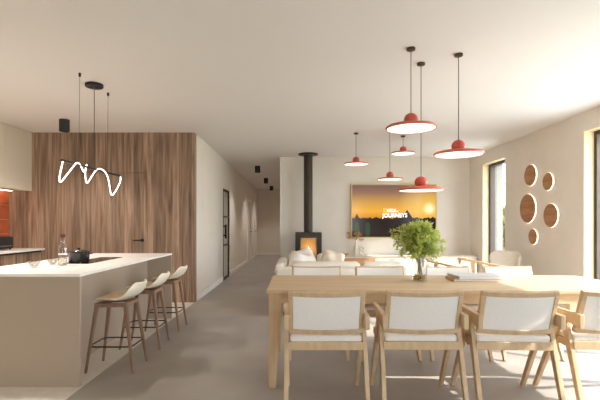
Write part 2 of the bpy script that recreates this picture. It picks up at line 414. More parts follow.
# lower run along the left wall
t = thing('countertop', 'white stone worktop along the kitchen side wall', 'worktop', (XK, 3.9, 0))
obj('slab', bx(0, .59, 0, YW-3.9, .848, .878), M_top, t, bevel=.002)
def base_unit(y0, y1, label):
    t = thing('base_cabinet', label, 'cabinet', (XK, y0, 0), group='walnut base cabinets under the side worktop')
    d = y1-y0
    obj('carcass', bx(0, .53, .001, d-.001, .08, .847), M_planksY, t); obj('plinth', bx(0, .5, .002, d-.002, 0, .08), M_dark, t)
    obj('door', bx(.53, .552, .003, d-.003, .085, .815), M_planksY, t)
    obj('grip_rail', bx(.53, .54, .003, d-.003, .82, .846), M_dark, t)
base_unit(6.305, YW, 'walnut base cabinet touching the walnut wall')
base_unit(5.665, 6.304, 'walnut base cabinet, second from the walnut wall')
base_unit(5.025, 5.664, 'walnut base cabinet, third from the walnut wall')
def wall_unit(y0, y1, label):
    t = thing('wall_cabinet', label, 'cabinet', (XK, y0, 1.8), group='taupe wall cabinets')
    d = y1-y0
    obj('carcass', bx(0.012, .355, .001, d-.001, 0, H-1.8), M_taupe, t)
    obj('door', bx(.356, .38, .002, d-.002, -.005, H-1.8-.012), M_taupe, t, bevel=.0015)
    obj('light_strip', bx(.05, .1, .05, d-.05, -.006, -.001), M_under, t)
wall_unit(6.305, YW-.002, 'taupe wall cabinet touching the walnut wall')
wall_unit(5.665, 6.304, 'taupe wall cabinet, second from the walnut wall')
wall_unit(5.025, 5.664, 'taupe wall cabinet, third from the walnut wall')
# backsplash tiles
b = B()
for i in range(12):
    for j in range(4):
        y1 = YW-.004-i*.17; z0 = .88+j*.23
        box(b, XK+.001, XK+.011, y1-.166, y1, z0, z0+.226)
o = tag(obj('backsplash', b, M_tile, bevel=.002), 'orange terracotta tile backsplash under the taupe wall cabinets', 'backsplash')
t = thing('toaster', 'black toaster on the side worktop by the orange tiles', 'toaster', (-4.44, 6.42, .878))
b = B(); box(b, -.1, .1, -.17, .17, .012, .2); obj('body', b, M_matblack, t, bevel=.025, seg=4)
b = B(); box(b, -.055, -.025, -.12, .12, .199, .202); box(b, .025, .055, -.12, .12, .199, .202); obj('slot', b, M_dark, t)
b = B(); box(b, -.02, .02, -.19, -.17, .12, .14); obj('lever', b, M_black, t, bevel=.003)
b = B(); box(b, .1, .1035, -.13, .13, .05, .065); obj('trim_band', b, mat('steel', rgb(150,146,140), .3, .9), t)
for sx in (-.07, .07):
    for sy in (-.13, .13): obj('foot', lathe(B(), [(0,0),(.012,0),(.012,.014),(0,.014)], 12, 'Z', (sx, sy, 0)), M_black, t)

# bar stools
def make_stool():
    t = thing('bar_stool', '', 'stool', (0,0,0), group='bar stools at the island')
    prof = [(-.205,.592),(-.2,.606),(-.17,.611),(-.1,.606),(-.02,.603),(.06,.605),(.12,.618),(.17,.645),(.205,.685),(.228,.725),(.238,.752)]
    prof = [(-.13+(x+.205)*.38/.443, z) for x, z in prof]
    hw =   [.15,.175,.195,.205,.21,.212,.212,.21,.2,.17,.115]
    def shell(off, inset):
        bm = B(); rows = []
        for i, ((x, z), w) in enumerate(zip(prof, hw)):
            if inset and (i < 1 or i > 8): continue
            ww = w-inset; row = []
            for k in range(9):
                v = -1+2*k/8
                lift = .016*abs(v)**2.5*(1 if i > 1 else 0)
                cx = -.045*abs(v)**2.5 if i > 5 else 0.
                row.append(bm.verts.new((x+cx, v*ww, z+lift+off)))
            rows.append(row)
        for a, c in zip(rows[:-1], rows[1:]):
            for k in range(8): bm.faces.new((a[k], c[k], c[k+1], a[k+1]))
        return bm
    s = obj('seat_shell', shell(0, 0), M_shell, t, smooth=True)
    m = s.modifiers.new('solid', 'SOLIDIFY'); m.thickness = .018; m.offset = -1
    m = s.modifiers.new('sub', 'SUBSURF'); m.levels = 1; m.render_levels = 2
    p = obj('seat_pad', shell(.014, .02), M_pad, t, smooth=True)
    m = p.modifiers.new('solid', 'SOLIDIFY'); m.thickness = .008; m.offset = 0
    m = p.modifiers.new('sub', 'SUBSURF'); m.levels = 1; m.render_levels = 2
    p.data.materials[0] = M_pad
    for sx, sy in ((-1,-1),(-1,1),(1,1),(1,-1)):
        bm = B(); bar(bm, (sx*.2+.0, sy*.165, 0), (sx*.12, sy*.125, .582), .02, .02, .036, .034, wdir=(0,1,0))
        obj('leg', bm, M_walleg, t, bevel=.006, seg=2)
    bm = B()
    box(bm, -.135, .135, -.14, -.112, .552, .586); box(bm, -.135, .135, .112, .14, .552, .586)
    box(bm, -.135, -.107, -.112, .112, .552, .586); box(bm, .107, .135, -.112, .112, .552, .586)
    obj('seat_frame', bm, M_walleg, t, bevel=.004)
    pts = []
    R, r = .182, .06
    for q in range(4):
        cx, cy = [(1,1),(-1,1),(-1,-1),(1,-1)][q]
        for k in range(6):
            a = q*PI/2+k*PI/10
            pts.append((cx*(R-r)+r*math.cos(a), cy*(.155-r)+r*math.sin(a), .22))
    obj('footrest', tube(B(), pts, .0065, 8, closed=True), M_black, t, smooth=True)
    return t
st = make_stool()
for i, (y, l) in enumerate(((3.785, 'cream shell bar stool nearest the front end of the island'), (4.48, 'cream shell bar stool in the middle of the three at the island'), (5.21, 'cream shell bar stool nearest the walnut wall'))):
    s = st if i == 0 else copy_tree(st)
    s.location = (-1.58, y, 0); s['label'] = l
    s.rotation_euler.z = (0, .03, -.02)[i]

# LED line lamp over the island
t = thing('led_pendant', 'looped white neon tube lamp on a thin bar over the island', 'lamp', (-2.15, 4.56, H))
LX = -2.15
def L(px, py, dx=0.):
    X = LX+dx; Y = 430*(-X)/(297-px); return (dx, Y-4.56, 1.25-(py-225)*Y/430-H)
tube_px = [(68,161.5,0),(65,160.6,0),(62.6,162,0),(61.8,166,0),(60.4,172,0),(59.3,179,0),(60,181.8,0),(62,180.8,0),(65,177,0),(69.5,171.4,0),(74.2,165.4,.01),(76.6,163,.015),(79,163.6,.01),(81.3,167,0),(83.3,171,-.01),(84.8,171.4,-.025),(86.2,167.5,-.03),(86.6,164.8,-.025),(85.9,167.5,-.015),(85.2,173,0),(85.8,180,0),(86.8,182.8,0),(88.6,181.4,0),(92,176,0),(95.2,171.2,0),(98,169,.01),(101.5,169.2,.01),(105,172,.01),(107.8,177.5,0),(109.8,187,0),(110.8,193.6,0),(112.2,195.2,0),(114.4,192.8,0),(117.4,188,0),(120.2,181.5,0),(120.6,178.5,0),(120.2,176.4,0)]
pts = [Vector(L(*p)) for p in tube_px]
def catmull(P, n=4):
    out = []
    for i in range(len(P)-1):
        p0, p1, p2, p3 = P[max(i-1,0)], P[i], P[i+1], P[min(i+2,len(P)-1)]
        for k in range(n):
            s = k/n
            out.append(.5*((2*p1)+(p2-p0)*s+(2*p0-5*p1+4*p2-p3)*s*s+(3*p1-p0-3*p2+p3)*s**3))
    return out+[P[-1]]
obj('neon_tube', tube(B(), catmull(pts), .0052, 10), M_neon, t, smooth=True)
obj('bar', tube(B(), [(0,3.93-4.56,1.843-H),(0,5.22-4.56,1.843-H)], .011, 12), M_black, t, smooth=True)
obj('canopy', lathe(B(), [(0,0),(.085,0),(.09,-.005),(.09,-.03),(.085,-.034),(0,-.034)], 36), M_matblack, t, smooth=True)
obj('cord', tube(B(), [(0,0,-.03),(0,0,1.85-H)], .004, 8), M_cord, t)
for y in (4.226, 4.86):
    w = obj('suspension_wire', tube(B(), [(.015,y-4.56,0),(.005,y-4.56,1.85-H)], .0018, 6), M_cord, t)
    obj('ceiling_cup', lathe(B(), [(0,0),(.012,0),(.012,-.03),(.006,-.04),(0,-.04)], 14, 'Z', (.015, y-4.56, 0)), M_matblack, w, smooth=True)

# ------------------------------------------------------------------ ceiling spots
def make_spot():
    t = thing('ceiling_spot', '', 'spotlight', (0,0,0), group='black ceiling spots')
    obj('housing', lathe(B(), [(0,0),(.068,0),(.068,-.165),(.06,-.17),(.055,-.16),(.055,-.13),(0,-.13)], 32), M_matblack, t, smooth=True)
    obj('lens', lathe(B(), [(.05,-.135),(0,-.137)], 24), M_spotlit, t)
    return t
sp = make_spot()
spots = [(-3.3, 6.1, 'black cylinder ceiling spot by the walnut kitchen wall'), (-1.0, 10.9, 'black cylinder ceiling spot in the hall, nearest of the hall row'), (-.99, 13.7, 'black cylinder ceiling spot in the hall, middle of the hall row'), (-.98, 16.5, 'black cylinder ceiling spot in the hall, nearest the end wall')]
lamps = [(x, y) for x, y, l in spots]+[(-3.3, 4.3), (-2.75, 3.75), (-1.0, -1.2)]  # last three: out-of-view lamps without housings, added to brighten the kitchen
for i, (x, y, l) in enumerate(spots):
    s = sp if i == 0 else copy_tree(sp)
    s.location = (x, y, H); s['label'] = l

# ------------------------------------------------------------------ dining set
TX0, TX1, TY0, TY1, TH = -.235, 2.76, 3.28, 4.28, .75
t = thing('dining_table', 'long light oak dining table with a thick tapered frame', 'table', (TX0, TY0, 0))
tw, td = TX1-TX0, TY1-TY0
obj('tabletop', bx(0, tw, 0, td, TH-.026, TH), M_oakx, t, bevel=.004)
b = B(); box(b, .07, tw-.07, .025, .05, TH-.105, TH-.026); box(b, .07, tw-.07, td-.05, td-.025, TH-.078, TH-.026)
box(b, .045, .07, .025, td-.025, TH-.105, TH-.026); box(b, tw-.07, tw-.045, .025, td-.025, TH-.105, TH-.026)
obj('apron', b, M_oakx, t, bevel=.002)
for (x, sx) in ((.016, 1), (tw-.016, -1)):
    for (y, sy) in ((.012, 1), (td-.012, -1)):
        b = B()
        def q(wx, wy, z): return [(min(x, x+sx*wx), min(y, y+sy*wy), z), (max(x, x+sx*wx), min(y, y+sy*wy), z), (max(x, x+sx*wx), max(y, y+sy*wy), z), (min(x, x+sx*wx), max(y, y+sy*wy), z)]
        hexa(b, q(.058, .055, 0), q(.1, .085, TH-.026))
        obj('leg', b, M_oak, t, bevel=.004)

def make_chair():
    t = thing('dining_chair', '', 'chair', (0,0,0), group='oak dining chairs')
    for s in (-1, 1):
        x = s*.264
        b = B(); bar(b, (x+s*.004, .235, 0), (x, -.1, .625), .03, .032, .03, .06); obj('leg', b, M_oak, t, bevel=.004)
        b = B(); bar(b, (x+s*.004, -.335, 0), (x, -.13, .60), .03, .032, .03, .06); obj('leg', b, M_oak, t, bevel=.004)
        # arm: a tapered board on edge
        b = B(); x0, x1 = x-.0165, x+.0165
        hexa(b, [(x0,-.315,.565),(x1,-.315,.565),(x1,.115,.642),(x0,.115,.642)], [(x0,-.315,.662),(x1,-.315,.662),(x1,.115,.668),(x0,.115,.668)])
        obj('armrest', b, M_oak, t, bevel=.006)
    b = B()
    box(b, -.257, .257, -.225, -.195, .408, .462); box(b, -.257, .257, .19, .22, .408, .462)
    box(b, -.257, -.229, -.195, .19, .408, .462); box(b, .229, .257, -.195, .19, .408, .462)
    obj('seat_frame', b, M_oak, t, bevel=.003)
    b = B(); box(b, -.245, .245, -.205, .215, .45, .505); obj('seat_cushion', b, M_fabric, t, bevel=.018, seg=3)
    # backrest, tilted, slightly curved in plan
    p0, p1 = Vector((0,-.195,.524)), Vector((0,-.295,.82))
    up = (p1-p0); hgt = up.length; up.normalize(); nr = Vector((0, up.z, -up.y))
    fr = B()
    n = 10
    def P(u, v, w):   # u across, v along height, w thickness
        bow = .022*(1-(u/.252)**2)
        return p0+up*v+nr*(w-bow)+Vector((u,0,0))
    def strip(u0, u1, v0, v1, w0, w1, bmx, k):
        prev = None
        for i in range(k+1):
            u = u0+(u1-u0)*i/k
            ring = [bmx.verts.new(P(u, v0, w0)), bmx.verts.new(P(u, v0, w1)), bmx.verts.new(P(u, v1, w1)), bmx.verts.new(P(u, v1, w0))]
            if prev:
                for j in range(4): bmx.faces.new((prev[j], ring[j], ring[(j+1)%4], prev[(j+1)%4]))
            else: bmx.faces.new(ring[::-1])
            prev = ring
        bmx.faces.new(prev)
    rw = .034
    strip(-.252, .252, 0, rw, -.016, .016, fr, n); strip(-.252, .252, hgt-rw, hgt, -.016, .016, fr, n)
    strip(-.252, -.252+rw*.9, rw, hgt-rw, -.016, .016, fr, 1); strip(.252-rw*.9, .252, rw, hgt-rw, -.016, .016, fr, 1)
    obj('back_frame', fr, M_oak, t, bevel=.004)
    pd = B(); strip(-.222, .222, rw-.003, hgt-rw+.003, -.011, .011, pd, n); strip(-.236, .236, .016, hgt-.016, .0165, .026, pd, n); obj('back_pad', pd, M_fabric, t, bevel=.006)
    return t
ch = make_chair()
near_l = ['oak armchair with white pads, near side of the table at its left end', 'oak armchair with white pads, near side, second from the table\'s left end', 'oak armchair with white pads, near side, third from the table\'s left end', 'oak armchair with white pads, near side, cut by the right picture edge']
far_l = ['oak armchair on the far side of the table, in front of the sofa pillows', 'oak armchair on the far side of the table, just left of the plant vase', 'oak armchair on the far side of the table, just right of the plant vase', 'oak armchair on the far side of the table, behind the stacked books']
NY, FY = 3.115, 4.18
for i, x in enumerate((.195, .847, 1.472, 2.128)):
    c = ch if i == 0 else copy_tree(ch)
    c.location = (x, NY+(0, .01, -.005, .01)[i], 0); c['label'] = near_l[i]; c.rotation_euler.z = (.0, -.02, -.03, .0)[i]
for i, x in enumerate((.2, .86, 1.52, 2.18)):
    c = copy_tree(ch); c.location = (x, FY, 0); c.rotation_euler.z = PI+(0, .02, -.02, 0)[i]; c['label'] = far_l[i]

# vase with green branches
vx, vy = 1.10, 3.86
t = thing('glass_vase', 'clear cylindrical glass vase of leafy branches on the oak table', 'vase', (vx, vy, TH))
obj('glass_body', lathe(B(), [(0,.003),(.064,.003),(.067,.008),(.067,.205),(.064,.205),(.063,.012),(0,.01)], 40), thin_glass('vase_glass', (.985,.985,.98,1), .1), t, smooth=True)
b = B()
rnd = random.Random(5)
for k in range(60):
    a, r = rnd.random()*2*PI, .05*math.sqrt(rnd.random()); z = .018+.03*rnd.random(); s = .009+.005*rnd.random()
    bmesh.ops.create_icosphere(b, subdivisions=1, radius=s, matrix=Matrix.Translation((r*math.cos(a), r*math.sin(a), z)))
tag(obj('pebbles', b, M_pebble, t, smooth=True), kind='stuff')
t2 = thing('green_branches', 'bushy bunch of fresh green leafy branches standing in the glass vase', 'plant', (vx, vy, TH+.02))
t2.scale = (.92, .92, .95)
sb, lb = B(), B()
def leaf(bm, p, d, s):
    d = d.normalized(); side = d.cross(Vector((rnd.gauss(0,.4), rnd.gauss(0,.4), 1))).normalized(); n = side.cross(d)
    a = [p, p+d*s*.3+side*s*.2+n*s*.03, p+d*s*.65+side*s*.17, p+d*s-n*s*.12, p+d*s*.65-side*s*.17, p+d*s*.3-side*s*.2+n*s*.03, p+d*s*.5-n*s*.04]
    v = [bm.verts.new(x) for x in a]
    for i in range(6): bm.faces.new((v[i], v[(i+1)%6], v[6]))
ends = []
for k in range(22):
    a = k*2.4; rr = .06+.15*((k*7)%22)/22; zz = .50-.24*((rr-.06)/.15)**1.5*(.7+.3*rnd.random())
    ends.append((rr*math.cos(a)-.015, rr*math.sin(a)*.9, zz))
ends += [(.0,.02,.50),(-.26,-.02,.42),(-.22,.02,.36),(.2,-.03,.25),(-.19,-.04,.26),(-.1,-.12,.22),(.1,-.1,.21),(-.15,-.05,.32),(.17,.04,.40),(.05,-.06,.48),(.22,.02,.34),(.13,-.1,.27),(-.06,-.14,.27),(.02,.12,.30),(-.12,.1,.40)]
for k, e in enumerate(ends):
    p0 = Vector((.03*math.cos(k*2.1), .03*math.sin(k*2.1), .03)); p1 = Vector((e[0]*.13, e[1]*.13, .17)); p3 = Vector(e); p2 = Vector((e[0]*.55, e[1]*.55, .2+(e[2]-.2)*.75+.05))
    C4 = catmull([p0, p1, p2, p3], 8)
    tube(sb, C4, .0025, 6, radii=[.0017*(1-.7*i/len(C4)) for i in range(len(C4))])
    for i in range(10, len(C4)):
        d = (C4[i]-C4[i-1]).normalized()
        for j in range(2):
            # side twig with leaves
            s = d.cross(Vector((rnd.gauss(0,1), rnd.gauss(0,1), rnd.gauss(0,1)))).normalized()
            tw = (d*.6+s).normalized(); ln = .045*(.6+.7*rnd.random())
            tube(sb, [C4[i], C4[i]+tw*ln], .0012, 4)
            for m in range(3):
                q = C4[i]+tw*ln*(.4+.3*m)
                lv = tw*.7+tw.cross(Vector((rnd.gauss(0,1), rnd.gauss(0,1), rnd.gauss(0,1)))).normalized()
                leaf(lb, q, lv, .038*(.7+.6*rnd.random()))
obj('stems', sb, M_stem, t2, smooth=True); obj('foliage', lb, M_leaf, t2, smooth=True)
# books
def book(label, loc, rz, w, d, h, mcov):
    t = thing('book', label, 'book', loc, rz, group='books on the dining table')
    b = B(); box(b, 0, w, 0, d, 0, .003); box(b, 0, w, 0, d, h-.003, h); box(b, 0, .004, 0, d, .003, h-.003)
    obj('cover', b, mcov, t, bevel=.001)
    obj('pages', bx(.004, w-.005, .005, d-.005, .003, h-.003), M_paper, t)
book('tan hardback book at the bottom of the pair on the oak table', (1.385, 3.80, TH), -.06, .42, .27, .022, M_bookt)
book('pale grey large book lying on top of the tan book', (1.43, 3.785, TH+.022), .03, .43, .28, .026, M_bookg)

# pendants
def make_pendant(drop):
    t = thing('pendant_lamp', '', 'lamp', (0,0,0), group='coral disc pendant lamps')
    pendant_parts(t, drop); return t
shade_prof = [(.02,.017),(.1,.013),(.17,.006),(.2,.0),(.208,-.006),(.211,-.013),(.209,-.021),(.204,-.025),(.198,-.022)]
def mesh_of(name, bm, m):
    o = obj(name, bm, m, None, smooth=True); me = o.data; bpy.data.objects.remove(o); return me
me_sh = mesh_of('shade', lathe(B(), shade_prof, 56), M_red2)
me_kn = mesh_of('dome', lathe(B(), [(.044,.012),(.054,.026),(.059,.045),(.059,.058),(.053,.079),(.04,.096),(.022,.106),(.008,.109),(0,.109)], 36), M_red)
me_df = mesh_of('diffuser', lathe(B(), [(.1985,-.022),(.17,-.024),(.1,-.0255),(0,-.026)], 56), M_opal)
me_cp = mesh_of('canopy', lathe(B(), [(0,0),(.036,0),(.037,-.004),(.036,-.02),(.02,-.026),(0,-.026)], 28), M_bronze)
def link(name, me, parent, loc=(0,0,0)):
    o = bpy.data.objects.new(name, me); C.objects.link(o); o.parent = parent; o.location = loc; return o
pend = [(.962, 3.63, 2.085, 1., 'coral disc pendant over the table, highest of the large ones'),
        (1.144, 3.966, 1.59, 1., 'coral disc pendant hanging lowest over the table'),
        (1.411, 3.757, 1.885, 1., 'coral disc pendant over the table, nearest the right wall'),
        (.958, 6.98, 2.255, .95, 'small-looking coral disc pendant in the lounge, nearest the stove flue'),
        (1.46, 6.76, 1.985, .95, 'small-looking coral disc pendant hanging lowest in the lounge'),
        (1.776, 7.2, 2.465, .95, 'small-looking coral disc pendant hanging highest in the lounge')]
for x, y, z, s, l in pend:
    t = thing('pendant_lamp', l, 'lamp', (x, y, H), group='coral disc pendant lamps')
    dz = z-H
    a = link('shade', me_sh, t, (0,0,dz)); a.scale = (s,s,s)
    a = link('dome', me_kn, t, (0,0,dz)); a.scale = (s,s,s)
    a = link('diffuser', me_df, t, (0,0,dz)); a.scale = (s,s,s)
    link('canopy', me_cp, t)
    obj('cord', tube(B(), [(0,0,-.024),(0,0,dz+.107*s)], .0035, 8), M_cord, t)

# ------------------------------------------------------------------ lounge
# stove
SX, SY = .235, 8.98
t = thing('wood_stove', 'dark steel wood stove with a burning fire behind glass', 'stove', (SX, SY, 0))
w2, d2, h2 = .27, .24, 1.10
b = B()   # body shell open at the fire window
fw2, fz0, fz1 = .165, .52, .99
box(b, -w2, -fw2, -d2, d2, .06, h2); box(b, fw2, w2, -d2, d2, .06, h2)
box(b, -fw2, fw2, -d2, d2, .06, fz0); box(b, -fw2, fw2, -d2, d2, fz1, h2); box(b, -fw2, fw2, .12, d2, fz0, fz1)
obj('body', b, M_stove, t, bevel=.012, seg=3)
obj('plinth', bx(-w2+.03, w2-.03, -d2+.03, d2-.03, 0, .06), M_black, t)
b = B(); box(b, -fw2, fw2, .1, .119, fz0, fz1); box(b, -fw2, -fw2+.012, -d2+.05, .1, fz0, fz1); box(b, fw2-.012, fw2, -d2+.05, .1, fz0, fz1); box(b, -fw2+.012, fw2-.012, -d2+.05, .1, fz0, fz0+.012)
obj('firebox_lining', b, M_fireb, t)
b = B(); e = .03
box(b, -fw2-e, fw2+e, -d2-.014, -d2-.001, fz0-e, fz0); box(b, -fw2-e, fw2+e, -d2-.014, -d2-.001, fz1, fz1+e); box(b, -fw2-e, -fw2, -d2-.014, -d2-.001, fz0, fz1); box(b, fw2, fw2+e, -d2-.014, -d2-.001, fz0, fz1)
dr = obj('door', b, M_stove, t, bevel=.003)
obj('glass', bx(-fw2, fw2, -d2-.009, -d2-.005, fz0, fz1), M_winglass, dr)
obj('handle', bx(fw2+.012, fw2+.024, -d2-.045, -d2-.014, .68, .86), M_stove, dr, bevel=.003)
b = B()
for (x0, y0, x1, y1, z) in ((-.12,-.1,.12,-.04,.565),(-.11,.02,.12,-.06,.57),(-.1,-.05,.1,.03,.62)):
    tube(b, [(x0,y0,z),((x0+x1)/2,(y0+y1)/2,z+.005),(x1,y1,z)], .034, 10)
obj('log', b, M_log, t, smooth=True)
b = B(); rnd2 = random.Random(4)
for (x, y, hh, r) in ((-.06,-.08,.13,.03),(0,-.09,.2,.04),(.05,-.07,.14,.032),(.02,-.03,.17,.036),(-.03,-.02,.14,.03)):
    tube(b, [(x,y,.6),(x+.01,y,.6+hh*.3),(x-.008,y,.6+hh*.65),(x+.006,y,.6+hh)], r, 10, radii=[r*.6, r, r*.55, .003])
obj('flame', b, M_flame, t, smooth=True)
obj('flue_pipe', tube(B(), [(0,.04,h2-.002),(0,.04,H-.001)], .092, 28), M_stove, t, smooth=True)
obj('ceiling_collar', lathe(B(), [(.093,-.03),(.2,-.028),(.205,-.022),(.205,-.001),(.093,-.001)], 40, 'Z', (0,.04,H)), M_stove, t, smooth=True)

# TV
TVX0, TVX1, TVZ0, TVZ1, TVY = 1.18, 3.06, .965, 2.145, YB-.05
t = thing('framed_television', 'wall television in a thin gold frame showing a sunset over trees', 'television', ((TVX0+TVX1)/2, YB, (TVZ0+TVZ1)/2))
hw, hh = (TVX1-TVX0)/2, (TVZ1-TVZ0)/2
b = B(); f = .024
box(b, -hw, hw, -.055, 0, -hh, -hh+f); box(b, -hw, hw, -.055, 0, hh-f, hh); box(b, -hw, -hw+f, -.055, 0, -hh+f, hh-f); box(b, hw-f, hw, -.055, 0, -hh+f, hh-f)
obj('frame', b, M_gold, t, bevel=.003)
def screen_mat():
    m = bpy.data.materials.new('sunset_screen'); m.use_nodes = True; nt = m.node_tree; N = nt.nodes; L = nt.links
    p = N['Principled BSDF']; p.inputs['Base Color'].default_value = (.012,.01,.01,1); p.inputs['Roughness'].default_value = .12; p.inputs['Specular IOR Level'].default_value = .14
    tc = N.new('ShaderNodeTexCoord'); sx = N.new('ShaderNodeSeparateXYZ'); L.new(tc.outputs['Object'], sx.inputs[0])
    def math_(op, a, b_=None, c=None):
        n = N.new('ShaderNodeMath'); n.operation = op
        for i, v in enumerate((a, b_, c)):
            if v is None: continue
            if isinstance(v, (int, float)): n.inputs[i].default_value = v
            else: L.new(v, n.inputs[i])
        return n.outputs[0]
    X, Z = sx.outputs[0], sx.outputs[2]
    ramp = N.new('ShaderNodeValToRGB'); mr = N.new('ShaderNodeMapRange'); mr.inputs['From Min'].default_value = -.15; mr.inputs['From Max'].default_value = hh
    L.new(Z, mr.inputs['Value']); L.new(mr.outputs[0], ramp.inputs['Fac'])
    el = ramp.color_ramp.elements
    el[0].position = 0; el[0].color = rgb(206,132,40); el[1].position = 1; el[1].color = rgb(108,82,78)
    for ps, c in ((.2, rgb(232,168,52)), (.45, rgb(200,150,72)), (.75, rgb(140,104,84))):
        x = el.new(ps); x.color = c
    # sun
    dx = math_('SUBTRACT', X, hw-.17); dz = math_('SUBTRACT', Z, .05)
    d = math_('SQRT', math_('ADD', math_('MULTIPLY', dx, dx), math_('MULTIPLY', dz, dz)))
    s1 = N.new('ShaderNodeMapRange'); s1.inputs['From Min'].default_value = .05; s1.inputs['From Max'].default_value = .15; s1.inputs['To Min'].default_value = 1; s1.inputs['To Max'].default_value = 0; L.new(d, s1.inputs['Value'])
    s2 = N.new('ShaderNodeMapRange'); s2.inputs['From Min'].default_value = .05; s2.inputs['From Max'].default_value = .7; s2.inputs['To Min'].default_value = .75; s2.inputs['To Max'].default_value = 0; L.new(d, s2.inputs['Value'])
    m1 = N.new('ShaderNodeMix'); m1.data_type = 'RGBA'; L.new(s2.outputs[0], m1.inputs[0]); L.new(ramp.outputs[0], m1.inputs[6]); m1.inputs[7].default_value = rgb(244,196,84)
    m2 = N.new('ShaderNodeMix'); m2.data_type = 'RGBA'; L.new(s1.outputs[0], m2.inputs[0]); L.new(m1.outputs[2], m2.inputs[6]); m2.inputs[7].default_value = rgb(255,240,190)
    # treeline
    nz = N.new('ShaderNodeTexNoise'); nz.noise_dimensions = '1D'; nz.inputs['Scale'].default_value = 9; nz.inputs['Detail'].default_value = 6
    L.new(X, nz.inputs['W'])
    base = math_('ADD', math_('MULTIPLY', math_('SUBTRACT', nz.outputs[0], .5), .14), -.15)
    # a pointed tree right of the middle and one at the left
    for cx, top, sl in ((.29, .03, 1.5), (-hw+.13, -.05, 2.2)):
        tri = math_('SUBTRACT', top, math_('MULTIPLY', math_('ABSOLUTE', math_('SUBTRACT', X, cx)), sl))
        base = math_('MAXIMUM', base, tri)
    mask = math_('LESS_THAN', Z, base)
    m3 = N.new('ShaderNodeMix'); m3.data_type = 'RGBA'; L.new(mask, m3.inputs[0]); L.new(m2.outputs[2], m3.inputs[6]); m3.inputs[7].default_value = rgb(34,24,20)
    # green cypresses
    out = m3.outputs[2]
    for cx in (-hw+.13, -hw+.37):
        ex = math_('DIVIDE', math_('SUBTRACT', X, cx), .055); ez = math_('DIVIDE', math_('SUBTRACT', Z, -.4), .16)
        q = math_('LESS_THAN', math_('ADD', math_('MULTIPLY', ex, ex), math_('MULTIPLY', ez, ez)), 1)
        mm = N.new('ShaderNodeMix'); mm.data_type = 'RGBA'; L.new(q, mm.inputs[0]); L.new(out, mm.inputs[6]); mm.inputs[7].default_value = rgb(44,64,38); out = mm.outputs[2]
    L.new(out, p.inputs['Emission Color']); p.inputs['Emission Strength'].default_value = SCREEN
    return m
SCREEN = .72
scr = obj('screen', bx(-hw+f, hw-f, -.045, -.01, -hh+f, hh-f), screen_mat(), t)
M_letter = mat('screen_lettering', (1,1,1,1), .5, emit=(1,1,1,1), es=.6)
M_yel = mat('screen_emblem', rgb(240,200,40), .5, emit=rgb(240,200,40), es=.7)
def text(name, s, x, z, size, m, parent, sxx=1):
    cu = bpy.data.curves.new(name, 'FONT'); cu.body = s; cu.size = size; cu.extrude = .0004; cu.align_x = 'LEFT'; cu.offset = .002 if size > .1 else .0006
    tmp = bpy.data.objects.new(name+'_curve', cu); C.objects.link(tmp)
    me = bpy.data.meshes.new_from_object(tmp.evaluated_get(bpy.context.evaluated_depsgraph_get()))
    bpy.data.objects.remove(tmp); me.materials.clear(); me.materials.append(m)
    o = bpy.data.objects.new(name, me); C.objects.link(o)
    o.rotation_euler = (PI/2, 0, 0); o.location = (x, -.0465, z); o.scale = (sxx, 1, 1); o.parent = parent
    return o
text('title_lettering', 'JOURNEYS', -.25, -.135, .125, M_letter, scr, .92)
text('small_lettering', 'NATIONAL', -.165, .018, .045, M_letter, scr, .95)
text('small_lettering', 'GEOGRAPHIC', -.165, -.024, .045, M_letter, scr, .95)
b = B(); 
for a in ((-.228,-.192,.052,.06),(-.228,-.192,-.026,-.018),(-.228,-.22,-.018,.052),(-.2,-.192,-.018,.052)): box(b, a[0], a[1], -.0468, -.0455, a[2], a[3])
obj('yellow_emblem', b, M_yel, scr)

# low media cabinet under the TV
t = thing('media_cabinet', 'long low white media cabinet with a wooden drawer under the television', 'cabinet', (.90, 8.98, 0))
L_ = 2.88; dd = .46
obj('top', bx(0, L_, 0, dd-.016, .565, .6), M_white, t, bevel=.003)
obj('edge_band', bx(0, L_, -.006, 0, .585, .6), M_oakx, t)
obj('carcass', bx(.02, L_-.02, .02, dd-.018, .08, .565), M_white, t)
obj('plinth', bx(.06, L_-.06, .06, dd-.03, 0, .08), M_black, t)
for i in range(4):
    x0 = .04+i*(L_-.08)/4; x1 = .04+(i+1)*(L_-.08)/4-.006
    dr = obj('drawer', bx(x0, x1, 0, .02, .335, .555), M_draw if i == 0 else M_white, t, bevel=.002)
    obj('pull', bx((x0+x1)/2-.06, (x0+x1)/2+.06, -.012, 0, .53, .54), M_oakx, dr)
    obj('door', bx(x0, x1, 0, .02, .09, .33), M_white, t, bevel=.002)
# vases on it
ZC = .6
vz = thing('ceramic_vase', 'tall cream ceramic vase holding dried flowers on the media cabinet', 'vase', (1.26, 9.2, ZC))
obj('body', lathe(B(), [(0,0),(.04,0),(.05,.02),(.056,.1),(.045,.18),(.024,.25),(.02,.3),(.028,.335),(.024,.335),(.015,.29),(0,.28)], 32), M_ceramic, vz, smooth=True)
df = thing('dried_flowers', 'bunch of brown dried flowers in the tall cream vase', 'flowers', (1.26, 9.2, ZC+.285))
b1, b2 = B(), B(); rnd = random.Random(11)
for k in range(16):
    a = rnd.random()*2*PI; rr = .19*math.sqrt(rnd.random()); e = Vector((rr*math.cos(a)-.03, rr*math.sin(a)*.6, .14+.14*rnd.random()-.1*rr/.19))
    tube(b1, catmull([Vector((0,0,0)), Vector((e.x*.25, e.y*.25, .08)), e], 4), .002, 5)
    for m in range(16):
        q = e+Vector((rnd.gauss(0,.016), rnd.gauss(0,.016), rnd.gauss(0,.016)))
        d = Vector((rnd.gauss(0,1), rnd.gauss(0,1), rnd.gauss(0,1)))
        leaf(b2, q, d, .035)
obj('stems', b1, M_stem, df); obj('blooms', b2, M_dry, df)
